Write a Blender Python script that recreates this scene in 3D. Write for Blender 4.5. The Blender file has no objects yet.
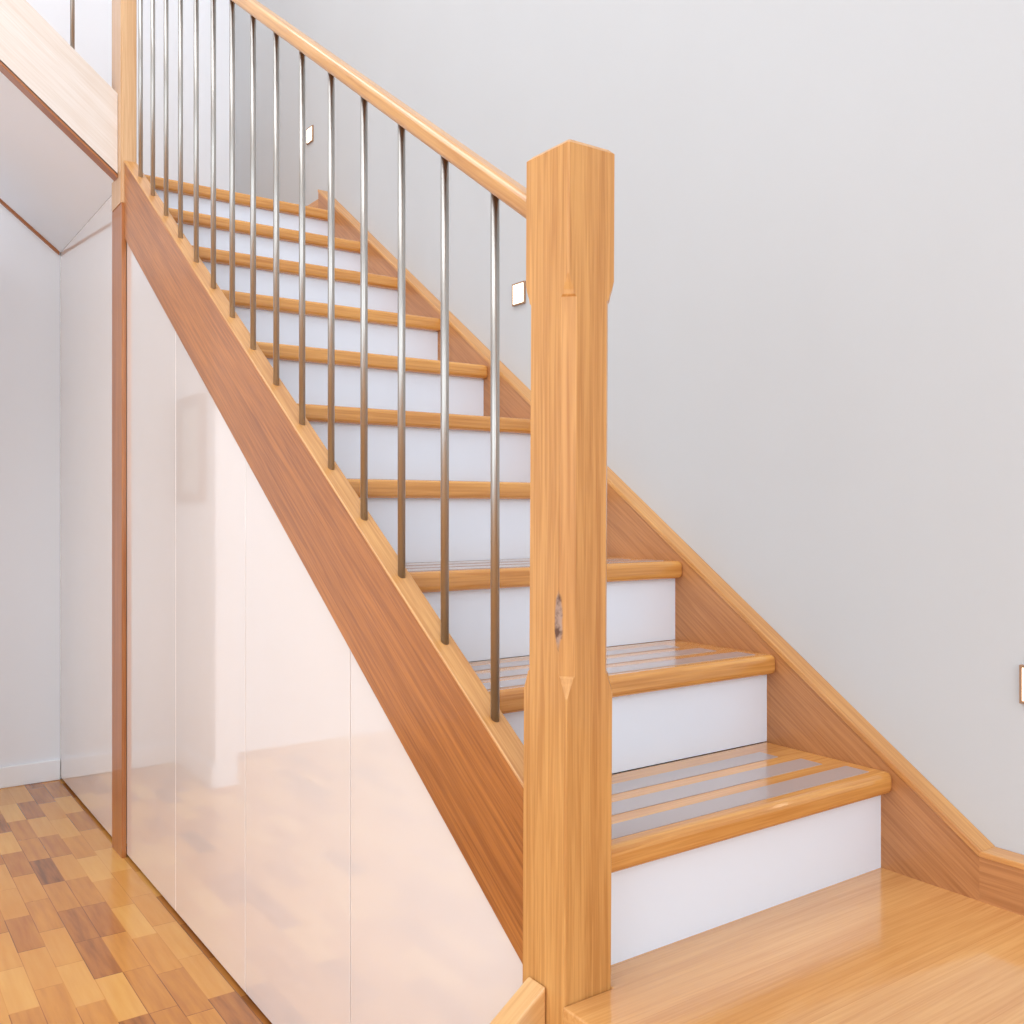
import bpy, bmesh, math, random
from mathutils import Vector
random.seed(3)
sc=bpy.context.scene
sc.view_settings.view_transform='Standard'
def lin(c):
    return tuple(((v/255)/12.92 if v/255<=0.04045 else ((v/255+0.055)/1.055)**2.4) for v in c)+(1,)
def newmat(name):
    m=bpy.data.materials.new(name); m.use_nodes=True
    nt=m.node_tree; b=nt.nodes['Principled BSDF']; return m,nt,b
def plain(name,c,rough=0.5,metal=0,coat=0,bump=0,emit=None,es=0,spec=0.5):
    m,nt,b=newmat(name)
    N=nt.nodes;L=nt.links
    tc=N.new('ShaderNodeTexCoord'); no=N.new('ShaderNodeTexNoise'); no.inputs['Scale'].default_value=3
    L.new(tc.outputs['Object'],no.inputs['Vector'])
    r=N.new('ShaderNodeValToRGB'); a=lin(c)
    r.color_ramp.elements[0].color=tuple(x*0.98 for x in a[:3])+(1,); r.color_ramp.elements[1].color=tuple(min(1,x*1.02) for x in a[:3])+(1,)
    L.new(no.outputs['Fac'],r.inputs['Fac']); L.new(r.outputs['Color'],b.inputs['Base Color'])
    b.inputs['Roughness'].default_value=rough; b.inputs['Metallic'].default_value=metal
    b.inputs['Coat Weight'].default_value=coat; b.inputs['Coat Roughness'].default_value=0.03
    b.inputs['Specular IOR Level'].default_value=spec
    if bump:
        n2=N.new('ShaderNodeTexNoise'); n2.inputs['Scale'].default_value=180; L.new(tc.outputs['Object'],n2.inputs['Vector'])
        bp=N.new('ShaderNodeBump'); bp.inputs['Strength'].default_value=bump; bp.inputs['Distance'].default_value=0.002
        L.new(n2.outputs['Fac'],bp.inputs['Height']); L.new(bp.outputs['Normal'],b.inputs['Normal'])
    if emit:
        b.inputs['Emission Color'].default_value=lin(emit); b.inputs['Emission Strength'].default_value=es
    return m
def wood(name,light,dark,rot=(0,0,0),axis=0,rough=0.3,coat=0.3,boards=None,knot=None,gs=1.0,spec=0.5):
    """grain runs along `axis` after rotating the coordinates by rot"""
    m,nt,b=newmat(name); N=nt.nodes;L=nt.links
    tc=N.new('ShaderNodeTexCoord')
    mr=N.new('ShaderNodeMapping'); mr.inputs['Rotation'].default_value=rot
    L.new(tc.outputs['Object'],mr.inputs['Vector'])
    def lay(sc_c,sc_a,detail,lo,hi,seed):
        ms=N.new('ShaderNodeMapping'); s=[sc_c*gs]*3; s[axis]=sc_a*gs; ms.inputs['Scale'].default_value=s
        ms.inputs['Location'].default_value=(seed,seed*.7,seed*1.3)
        L.new(mr.outputs['Vector'],ms.inputs['Vector'])
        n=N.new('ShaderNodeTexNoise'); n.inputs['Scale'].default_value=1; n.inputs['Detail'].default_value=detail; n.inputs['Distortion'].default_value=0.6
        L.new(ms.outputs['Vector'],n.inputs['Vector'])
        r=N.new('ShaderNodeMapRange'); r.inputs['From Min'].default_value=lo; r.inputs['From Max'].default_value=hi
        L.new(n.outputs['Fac'],r.inputs['Value']); return r.outputs['Result']
    a=lay(26,1.3,3,.3,.7,1.0); f=lay(190,5,4,.38,.66,5.0); g=lay(4,.8,1,.3,.7,9.0)
    def math_(op,x,y):
        n=N.new('ShaderNodeMath'); n.operation=op
        for i,v in enumerate((x,y)):
            if isinstance(v,(int,float)): n.inputs[i].default_value=v
            else: L.new(v,n.inputs[i])
        return n.outputs[0]
    v=math_('ADD',math_('ADD',math_('MULTIPLY',a,.38),math_('MULTIPLY',f,.46)),math_('MULTIPLY',g,.22))
    r=N.new('ShaderNodeValToRGB'); r.color_ramp.elements[0].color=lin(light); r.color_ramp.elements[1].color=lin(dark)
    r.color_ramp.elements[0].position=.1; r.color_ramp.elements[1].position=.95
    col=None
    if boards:
        ax,w=boards
        sp=N.new('ShaderNodeSeparateXYZ'); L.new(tc.outputs['Object'],sp.inputs[0])
        q=math_('DIVIDE',sp.outputs[ax],w); fl=math_('FLOOR',q,0); fr=math_('FRACT',q,0)
        wn=N.new('ShaderNodeTexWhiteNoise'); wn.noise_dimensions='1D'; L.new(fl,wn.inputs['W'])
        v=math_('ADD',v,math_('MULTIPLY',math_('SUBTRACT',wn.outputs['Value'],.5),.35))
        seam=math_('LESS_THAN',fr,.012)
        v=math_('ADD',v,math_('MULTIPLY',seam,.5))
    L.new(v,r.inputs['Fac']); col=r.outputs['Color']
    if knot:
        vm=N.new('ShaderNodeVectorMath'); vm.operation='SUBTRACT'; L.new(tc.outputs['Object'],vm.inputs[0]); vm.inputs[1].default_value=knot[0]
        vd=N.new('ShaderNodeVectorMath'); vd.operation='DIVIDE'; L.new(vm.outputs[0],vd.inputs[0]); vd.inputs[1].default_value=knot[1]
        ln=N.new('ShaderNodeVectorMath'); ln.operation='LENGTH'; L.new(vd.outputs[0],ln.inputs[0])
        nz=N.new('ShaderNodeTexNoise'); nz.inputs['Scale'].default_value=75; nz.inputs['Detail'].default_value=3; L.new(tc.outputs['Object'],nz.inputs['Vector'])
        dd=math_('ADD',ln.outputs['Value'],math_('MULTIPLY',math_('SUBTRACT',nz.outputs['Fac'],.5),.6))
        k=N.new('ShaderNodeMapRange'); k.inputs['From Min'].default_value=1.0; k.inputs['From Max'].default_value=.75
        L.new(dd,k.inputs['Value'])
        mx=N.new('ShaderNodeMixRGB'); L.new(k.outputs['Result'],mx.inputs['Fac']); L.new(col,mx.inputs['Color1'])
        kr=N.new('ShaderNodeValToRGB'); kr.color_ramp.elements[0].color=lin((96,62,44)); kr.color_ramp.elements[1].color=lin((172,142,124)); kr.color_ramp.elements[0].position=.42;kr.color_ramp.elements[1].position=.6
        L.new(nz.outputs['Fac'],kr.inputs['Fac']); L.new(kr.outputs['Color'],mx.inputs['Color2']); col=mx.outputs['Color']
    L.new(col,b.inputs['Base Color'])
    b.inputs['Roughness'].default_value=rough; b.inputs['Coat Weight'].default_value=coat; b.inputs['Coat Roughness'].default_value=0.07
    b.inputs['Specular IOR Level'].default_value=spec
    bp=N.new('ShaderNodeBump'); bp.inputs['Strength'].default_value=.10; bp.inputs['Distance'].default_value=.001
    L.new(f,bp.inputs['Height']); L.new(bp.outputs['Normal'],b.inputs['Normal'])
    return m
def parquet(name):
    m,nt,b=newmat(name); N=nt.nodes;L=nt.links
    tc=N.new('ShaderNodeTexCoord'); sp=N.new('ShaderNodeSeparateXYZ'); L.new(tc.outputs['Object'],sp.inputs[0])
    def M(op,x,y=0):
        n=N.new('ShaderNodeMath'); n.operation=op
        for i,v in enumerate((x,y)):
            if isinstance(v,(int,float)): n.inputs[i].default_value=v
            else: L.new(v,n.inputs[i])
        return n.outputs[0]
    q=M('DIVIDE',sp.outputs[0],.068); i=M('FLOOR',q); fx=M('FRACT',q)
    w1=N.new('ShaderNodeTexWhiteNoise'); w1.noise_dimensions='1D'; L.new(i,w1.inputs['W'])
    p=M('ADD',M('DIVIDE',sp.outputs[1],.25),M('MULTIPLY',w1.outputs['Value'],7)); j=M('FLOOR',p); fy=M('FRACT',p)
    cb=N.new('ShaderNodeCombineXYZ'); L.new(i,cb.inputs[0]); L.new(j,cb.inputs[1])
    w2=N.new('ShaderNodeTexWhiteNoise'); w2.noise_dimensions='2D'; L.new(cb.outputs[0],w2.inputs['Vector'])
    mp=N.new('ShaderNodeMapping'); mp.inputs['Scale'].default_value=(60,5,1); L.new(tc.outputs['Object'],mp.inputs['Vector'])
    ad=N.new('ShaderNodeVectorMath'); ad.operation='ADD'; L.new(mp.outputs[0],ad.inputs[0])
    sc2=N.new('ShaderNodeVectorMath'); sc2.operation='SCALE'; L.new(w2.outputs['Color'],sc2.inputs[0]); sc2.inputs['Scale'].default_value=30; L.new(sc2.outputs[0],ad.inputs[1])
    n=N.new('ShaderNodeTexNoise'); n.inputs['Scale'].default_value=1; n.inputs['Detail'].default_value=3; L.new(ad.outputs[0],n.inputs['Vector'])
    r=N.new('ShaderNodeValToRGB'); e=r.color_ramp.elements
    e[0].color=lin((224,168,90)); e[1].color=lin((124,76,42)); e[0].position=0; e[1].position=1
    x=e.new(.5); x.color=lin((206,140,64)); x=e.new(.82); x.color=lin((174,108,52))
    v=M('ADD',M('MULTIPLY',w2.outputs['Value'],.88),M('MULTIPLY',M('SUBTRACT',n.outputs['Fac'],.4),.5))
    seam=M('MAXIMUM',M('LESS_THAN',fx,.03),M('LESS_THAN',fy,.010))
    v=M('ADD',v,M('MULTIPLY',seam,.3)); L.new(v,r.inputs['Fac']); L.new(r.outputs['Color'],b.inputs['Base Color'])
    b.inputs['Roughness'].default_value=.25; b.inputs['Coat Weight'].default_value=.25; b.inputs['Coat Roughness'].default_value=.10
    return m

# ---------- geometry constants ----------
S=0.18/0.263; G=.263; R=.18
LAND=.54; Y1=1.02; XL0,XL1=.818,.858; XR=1.568; XW=1.61; YF=4.64
def nose(y): return LAND+R+S*(y-Y1)
ang=math.atan(S); UP=.82; uang=math.atan(UP)
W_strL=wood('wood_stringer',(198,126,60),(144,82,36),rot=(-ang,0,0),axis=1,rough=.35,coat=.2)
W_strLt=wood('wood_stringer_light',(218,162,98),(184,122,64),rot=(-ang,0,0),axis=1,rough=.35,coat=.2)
W_strR=wood('wood_wallstring',(198,138,86),(160,102,58),rot=(-ang,0,0),axis=1,rough=.35,coat=.2)
W_skirt=wood('wood_skirting',(198,138,86),(160,102,58),axis=1,rough=.35,coat=.2)
W_post=wood('wood_post',(222,166,98),(182,122,62),axis=2,rough=.35,coat=.2,knot=((.793,1.013,1.195-.148),(.0080,.0080,.042)))
W_x=wood('wood_tread',(222,162,88),(186,120,56),axis=0,rough=.2,coat=.55)
W_land=wood('wood_landing',(228,172,106),(204,142,80),axis=0,rough=.18,coat=.7,boards=(1,.13))
W_y=wood('wood_y',(220,162,96),(188,122,62),axis=1,rough=.3)
W_z=wood('wood_z',(190,122,66),(156,92,48),axis=2,rough=.35)
W_zl=wood('wood_zlight',(222,182,138),(200,152,104),axis=2,rough=.35)
W_rail=wood('wood_rail',(220,168,104),(188,130,72),rot=(-ang,0,0),axis=1,rough=.3,coat=.3)
W_upglare=wood('wood_upper_glare',(232,222,214),(220,204,190),rot=(0,-uang,0),axis=0,rough=.15,coat=.8)  # window glare on the glossy wood is put into the pale base colour
W_updk=wood('wood_upper_dark',(176,110,60),(140,80,42),rot=(0,-uang,0),axis=0)
W_lowl=wood('wood_lower_string',(226,178,118),(200,144,84),rot=(0,ang,0),axis=0)
M_white=plain('riser_white',(231,239,251),.35)
M_tape=plain('grip_strip',(172,160,158),.25,coat=.5)
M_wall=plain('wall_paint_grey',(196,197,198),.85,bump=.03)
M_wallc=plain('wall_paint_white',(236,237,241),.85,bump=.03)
M_ceil=plain('ceiling_paint',(240,240,240),.9)
M_cab=plain('cabinet_gloss',(240,231,225),.07,coat=1.0,spec=.65)
M_dark=plain('dark_gap',(70,50,42),.8)
M_trim=plain('trim_white',(242,243,246),.4)
M_steel=plain('brushed_steel',(182,178,172),.36,metal=1)
M_lens=plain('light_lens',(255,250,240),.3,emit=(255,236,204),es=5)
M_bronze=plain('light_frame',(176,140,112),.35,metal=.4)
M_frame=plain('frame_light_wood',(160,118,90),.4)
M_paper=plain('frame_paper',(200,190,180),.6)
M_parq=parquet('parquet')

def finish(bm,name,mat,parent=None,bevel=0,seg=2,smooth=False):
    bmesh.ops.recalc_face_normals(bm,faces=bm.faces)
    me=bpy.data.meshes.new(name); bm.to_mesh(me); bm.free()
    o=bpy.data.objects.new(name,me); sc.collection.objects.link(o)
    for mm in (mat if isinstance(mat,list) else [mat]): me.materials.append(mm)
    if parent: o.parent=parent
    if bevel:
        md=o.modifiers.new('bevel','BEVEL'); md.width=bevel; md.segments=seg; md.limit_method='ANGLE'; md.angle_limit=math.radians(30)
    if smooth:
        for p in me.polygons: p.use_smooth=True
    return o
def prism(name,pts,axis,lo,hi,mat,parent=None,bevel=0,seg=2,bm=None):
    own=bm is None
    if own: bm=bmesh.new()
    def P(u,v,w):
        return (w,u,v) if axis=='x' else ((u,w,v) if axis=='y' else (u,v,w))
    a=[bm.verts.new(P(u,v,lo)) for u,v in pts]; b=[bm.verts.new(P(u,v,hi)) for u,v in pts]
    bm.faces.new(a); bm.faces.new(b[::-1]); n=len(pts)
    for i in range(n): bm.faces.new((a[i],b[i],b[(i+1)%n],a[(i+1)%n]))
    if own: return finish(bm,name,mat,parent,bevel,seg)
def box(name,x,y,z,mat,parent=None,bevel=0,seg=2,bm=None):
    return prism(name,[(x[0],y[0]),(x[1],y[0]),(x[1],y[1]),(x[0],y[1])],'z',z[0],z[1],mat,parent,bevel,seg,bm)
def empty(name,loc=(0,0,0)):
    e=bpy.data.objects.new(name,None); sc.collection.objects.link(e); e.empty_display_size=.1; return e
def tube(bm,p,q,r,n=16):
    p=Vector(p);q=Vector(q); d=(q-p).normalized()
    u=d.orthogonal().normalized(); v=d.cross(u)
    A=[];B=[]
    for i in range(n):
        a=2*math.pi*i/n; o=(u*math.cos(a)+v*math.sin(a))*r
        A.append(bm.verts.new(p+o)); B.append(bm.verts.new(q+o))
    bm.faces.new(A); bm.faces.new(B[::-1])
    for i in range(n):
        f=bm.faces.new((A[i],B[i],B[(i+1)%n],A[(i+1)%n])); f.smooth=True

# ---------- room ----------
CZ=5.0; XLW=-3.4; YB=-3.2
box('floor',(XLW-.1,XW+.1),(YB-.1,YF+.1),(-.1,0),M_parq)
box('ceiling',(XLW-.1,XW+.1),(YB-.1,YF+.1),(CZ,CZ+.1),M_ceil)
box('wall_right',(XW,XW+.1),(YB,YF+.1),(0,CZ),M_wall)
box('wall_far',(XLW,XW),(YF,YF+.1),(0,CZ),M_wallc)
def wall_open(name,axis,pos,u,openings,mat):
    bm=bmesh.new(); o=openings
    rects=[(u[0],o[0],0,CZ),(o[1],u[1],0,CZ),(o[0],o[1],0,o[2]),(o[0],o[1],o[3],CZ)]
    for a,b_,c,d in rects:
        if axis=='y': box('',(a,b_),pos,(c,d),None,bm=bm)
        else: box('',pos,(a,b_),(c,d),None,bm=bm)
    return finish(bm,name,mat)
wall_open('wall_back','y',(YB-.1,YB),(XLW,XW),(-2.6,1.0,.9,4.4),M_wallc)
wall_open('wall_left','x',(XLW-.1,XLW),(YB,YF),(-2.0,2.6,.3,4.2),M_wallc)
def window(name,axis,pos,u,z,n):
    e=empty(name); bm=bmesh.new(); t=.05
    def bx(a,b_,c,d):
        if axis=='y': box('',(a,b_),pos,(c,d),None,bm=bm)
        else: box('',pos,(a,b_),(c,d),None,bm=bm)
    bx(u[0],u[0]+t,*z); bx(u[1]-t,u[1],*z); bx(u[0]+t,u[1]-t,z[0],z[0]+t); bx(u[0]+t,u[1]-t,z[1]-t,z[1])
    for i in range(1,n):
        c=u[0]+(u[1]-u[0])*i/n; bx(c-t/2,c+t/2,z[0]+t,z[1]-t)
    finish(bm,'frame',M_trim,e)
window('window_1','y',(YB-.08,YB-.02),(-2.6,1.0),(.9,4.4),3)
window('window_2','x',(XLW-.08,XLW-.02),(-2.0,2.6),(.3,4.2),3)
def bb(name,x,y,z=(0,.09)): return box(name,x,y,z,M_trim,bevel=.004)
bb('baseboard_far',(.326,.825),(YF-.015,YF))
bb('baseboard_back',(XLW+.015,XW),(YB,YB+.015))
bb('baseboard_left',(XLW,XLW+.015),(YB,YF-.015))
box('wall_return',(.21,.31),(4.1,YF),(0,2.3),M_wallc)
bb('baseboard_return',(.31,.325),(4.1,YF-.015))
e=empty('picture_frame')
box('mat_board',(.312,.322),(4.26,4.55),(1.27,1.67),M_paper,e)
bm=bmesh.new()
for a in [((4.22,4.26),(1.23,1.71)),((4.55,4.59),(1.23,1.71)),((4.26,4.55),(1.23,1.27)),((4.26,4.55),(1.67,1.71))]:
    box('',(.311,.332),a[0],a[1],None,bm=bm)
finish(bm,'moulding',M_frame,e)

# ---------- staircase ----------
st=empty('staircase')
def tread(name,k):
    y0=Y1+(k-1)*G; z=LAND+R*k
    box(name,(XL1-.004,XR+.004),(y0,y0+G+.03),(z-.04,z),W_x,st,bevel=.012,seg=4)
    bm=bmesh.new()
    for a,b_,en in ((.026,.074,.035),(.108,.156,.06),(.19,.234,.085)):
        box('',(XL1+.0,XR-en),(y0+a,y0+b_),(z,z+.001),None,bm=bm)
    finish(bm,'grip_strips_%d'%k,M_tape,st)
for k in range(1,10): tread('tread_%d'%k,k)
for k in range(1,11):
    yr=Y1+.025+(k-1)*G; z0=LAND+R*(k-1); box('riser_%d'%k,(XL1,XR),(yr,yr+.015),(z0,z0+R-.04),M_white,st)
yl=Y1+9*G; ZL=LAND+10*R
box('upper_landing_nosing',(XL1-.004,XR+.004),(yl,yl+.09),(ZL-.04,ZL),W_x,st,bevel=.012,seg=4)
box('upper_landing',(.86,XR),(yl+.09,YF-.02),(ZL-.04,ZL),W_land,st)
ye=3.46; ys=1.092; dp=.262
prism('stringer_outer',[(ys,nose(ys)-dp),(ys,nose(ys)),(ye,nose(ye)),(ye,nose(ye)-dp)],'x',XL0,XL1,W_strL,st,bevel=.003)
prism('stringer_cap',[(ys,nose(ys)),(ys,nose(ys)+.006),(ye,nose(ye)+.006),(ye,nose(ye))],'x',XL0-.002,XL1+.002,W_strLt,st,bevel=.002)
yt=3.54; ya=.86
prism('stringer_wall',[(ya,LAND),(ya,nose(ya)+.008),(yt,nose(yt)+.008),(yt,ZL-.2),(1.5,LAND)],'x',XR,XR+.02,W_strR,st)
prism('stringer_wall_cap',[(ya,nose(ya)+.004),(ya-.006,nose(ya)+.014),(yt,nose(yt)+.018),(yt,nose(yt)+.006)],'x',XR-.003,XW,W_strLt,st,bevel=.002)
hs=nose(ya)-LAND
box('skirting_landing',(XR,XR+.02),(YB+.02,ya),(LAND,LAND+hs+.004),W_skirt,st)
box('skirting_landing_cap',(XR-.003,XW),(YB+.02,ya),(LAND+hs+.004,LAND+hs+.014),W_y,st,bevel=.002)
box('skirting_upper',(XR,XW),(yt,YF-.02),(ZL,ZL+.085),W_y,st)
box('skirting_upper_far',(.87,XR),(YF-.02,YF),(ZL,ZL+.085),W_x,st)
LX=.785
prism('lower_landing',[(LX,YB+.02),(XR+.02,YB+.02),(XR+.02,1.06),(.872,1.06),(.872,.994),(LX,.994)],'z',LAND-.04,LAND,W_land,st,bevel=.003,seg=3)
box('landing_fascia',(LX+.025,LX+.04),(YB+.02,.99),(0,LAND-.04),M_white,st)
for i in (1,2):
    z=LAND-R*i; x1=LX+.025-G*(i-1)
    box('lower_tread_%d'%i,(x1-G-.025,x1),(-.6,1.03),(z-.04,z),W_y,st,bevel=.01,seg=3)
    box('lower_riser_%d'%i,(x1-G,x1-G+.015),(-.6,1.03),(z-R,z-.04),M_white,st)
zt=.550
x2=.788-(zt-.02)/S
prism('lower_stringer',[(.788,zt),(x2,.02),(x2,0),(.788,0)],'y',1.033,1.073,W_lowl,st,bevel=.003)
# ---------- upper flight ----------
uf=empty('upper_staircase')
def ub(x): return 1.195+1.160+UP*(.795-x)
xa,xb=.806,-.75
prism('stringer_near',[(xa,ub(xa)+.014),(xa,ub(xa)+.29),(xb,ub(xb)+.29),(xb,ub(xb)+.014)],'y',3.50,3.54,W_upglare,uf)
prism('stringer_edge',[(xa,ub(xa)-.002),(xa,ub(xa)+.008),(xb,ub(xb)+.008),(xb,ub(xb)-.002)],'y',3.498,3.545,W_updk,uf)
prism('soffit',[(.825,ub(.825)+.005),(.825,ub(.825)+.025),(xb,ub(xb)+.025),(xb,ub(xb)+.005)],'y',3.54,YF,M_wallc,uf)
prism('soffit_trim',[(.82,ub(.82)-.010),(.82,ub(.82)+.005),(xb,ub(xb)+.005),(xb,ub(xb)-.010)],'y',YF-.015,YF,W_updk,uf)
gu=R/UP
for i in range(1,8):
    x=.96-(i-1)*gu; z=ZL+R*i; xf=min(x,.845)
    box('upper_tread_%d'%i,(x-gu-.018,xf+.02),(3.541,YF-.001),(z-.035,z),W_y,uf,bevel=.008)
    box('upper_riser_%d'%i,(xf-.015,xf),(3.541,YF-.001),(z-R+.001,z-.035),M_white,uf)
bm=bmesh.new(); x=.665
while x>-.7:
    tube(bm,(x,3.52,ub(x)+.285),(x,3.52,ub(x)+1.08),.007); x-=.15
finish(bm,'upper_balusters',M_steel,uf)
prism('upper_handrail',[(xa,ub(xa)+1.07),(xa,ub(xa)+1.12),(xb,ub(xb)+1.12),(xb,ub(xb)+1.07)],'y',3.498,3.542,W_updk,uf,bevel=.01,seg=3)
zu=ZL+R*7
box('upper_floor_slab',(XLW,.96-7*gu-.02),(3.5,YF),(zu-.25,zu-.036),M_wallc,uf)

# ---------- balustrade ----------
ba=empty('stair_balustrade')
bm=bmesh.new()
for k in range(15):
    y=1.232+.150*k
    if y>3.4: break
    tube(bm,(.84,y,nose(y)+.000),(.84,y,1.195+.432+S*(y-1.114)),.0070,24)
finish(bm,'balusters',M_steel,ba)
def rz(y): return 1.195+.432+S*(y-1.114)
yA,yB=1.090,3.46
o=prism('handrail',[(yA,rz(yA)-.020),(yA,rz(yA)+.018),(yB,rz(yB)+.018),(yB,rz(yB)-.020)],'x',.818,.858,W_rail,ba,bevel=.011,seg=5)

# ---------- newel post with stopped chamfers ----------
def newel(name,x,y,z0,z1,stops,ch,mat):
    bm=bmesh.new(); rings=[]
    def ring(z,c,i=0):
        c=max(c,.0025); s=(z-1.1)*.006
        pts=[(x[0]+c+i,y[0]+i),(x[1]-c-i,y[0]+i),(x[1]-i,y[0]+c+i),(x[1]-i,y[1]-c-i),(x[1]-c-i,y[1]-i),(x[0]+c+i,y[1]-i),(x[0]+i,y[1]-c-i),(x[0]+i,y[0]+c+i)]
        return [bm.verts.new((a+s,b_,z)) for a,b_ in pts]
    rings.append(ring(z0,0))
    lo,hi=stops
    seq=[(lo-.026,0),(lo-.016,ch*.38),(lo-.006,ch*.68),(lo,ch*.78),(lo+.003,ch),(hi-.003,ch),(hi,ch*.78),(hi+.006,ch*.68),(hi+.016,ch*.38),(hi+.026,0)]
    for z,c in seq: rings.append(ring(z,c))
    rings.append(ring(z1-.006,0)); rings.append(ring(z1,0,.006))
    for a,b_ in zip(rings,rings[1:]):
        for i in range(8): bm.faces.new((a[i],a[(i+1)%8],b_[(i+1)%8],b_[i]))
    bm.faces.new(rings[0][::-1]); bm.faces.new(rings[-1])
    return finish(bm,name,mat)
newel('newel_post',(.793,.876),(.995,1.092),0,1.195+.495,(1.195-.225,1.195+.288),.0150,W_post)
n2=empty('corner_newel_post')
zs=nose(3.46)-.14
box('post',(.812,.860),(3.461,3.56),(zs,3.62),W_zl,n2,bevel=.003)
box('edge_board_upper',(.807,.812),(3.463,3.59),(zs,3.60),W_zl,n2)
box('edge_board_lower',(.810,.8255),(3.461,3.60),(0,zs),W_z,n2)

# ---------- under-stair cabinet ----------
cb=empty('understair_cabinet')
js=[1.093,1.714,2.298,2.882,3.458]
def low(y): return nose(y)-dp
for i in range(4):
    a=js[i]+.0015; b_=js[i+1]-.0015
    prism('door_panel_%d'%(i+1),[(a,.012),(b_,.012),(b_,low(b_)-.001),(a,low(a)-.001)],'x',.826,.844,M_cab,cb,bevel=.0012)
box('end_panel',(.826,.844),(3.602,YF-.001),(.012,ub(.826)+.03),M_cab,cb)
box('plinth',(.84,.845),(1.093,YF-.001),(0,.012),M_dark,cb)
prism('carcass',[(1.093,.02),(YF-.01,.02),(YF-.01,ZL-.05),(3.44,ZL-.05),(3.3,low(3.3)-.01),(1.093,low(1.093)-.01)],'x',.846,.852,M_cab,cb)

# ---------- step lights ----------
def steplight(y,z,name='step_light'):
    e=empty(name)
    bm=bmesh.new(); h=.032;w=.030;t=.005
    for a in [((y-w,y-w+t),(z-h,z+h)),((y+w-t,y+w),(z-h,z+h)),((y-w+t,y+w-t),(z-h,z-h+t)),((y-w+t,y+w-t),(z+h-t,z+h))]:
        box('',(XW-.007,XW),a[0],a[1],None,bm=bm)
    finish(bm,'frame',M_bronze,e,bevel=.001)
    box('lens',(XW-.006,XW),(y-w+t,y+w-t),(z-h+t,z+h-t),M_lens,e)
steplight(2.235,1.195+.62); steplight(3.71,1.195+1.545); steplight(.782,1.195-.288)

# ---------- lights ----------
def area(name,loc,rot,sx,sy,p,c):
    l=bpy.data.lights.new(name,'AREA'); l.shape='RECTANGLE'; l.size=sx; l.size_y=sy; l.energy=p; l.color=c
    o=bpy.data.objects.new(name,l); sc.collection.objects.link(o); o.location=loc; o.rotation_euler=rot; return o
area('daylight_back',(-.8,YB-.15,2.65),(math.radians(90),0,0),3.6,3.5,122,(.885,.945,1))
area('daylight_left',(XLW-.15,.3,2.25),(math.radians(90),0,math.radians(-90)),4.6,3.9,114,(.86,.93,1))
area('ceiling_fill',(-.2,2.2,CZ-.03),(0,0,0),2.2,3.5,88,(.885,.945,1))  # overhead fill added for even brightness, not a known fixture
w=bpy.data.worlds.new('World'); sc.world=w; w.use_nodes=True
w.node_tree.nodes['Background'].inputs[0].default_value=(.84,.925,1,1); w.node_tree.nodes['Background'].inputs[1].default_value=.9

cam=bpy.data.cameras.new('camera'); co=bpy.data.objects.new('camera',cam); sc.collection.objects.link(co)
co.location=(0,0,1.195); co.rotation_euler=(math.radians(90),0,math.radians(-35.3)); cam.lens=33.75; cam.sensor_width=36; cam.shift_y=-.002; cam.clip_start=.05
sc.camera=co
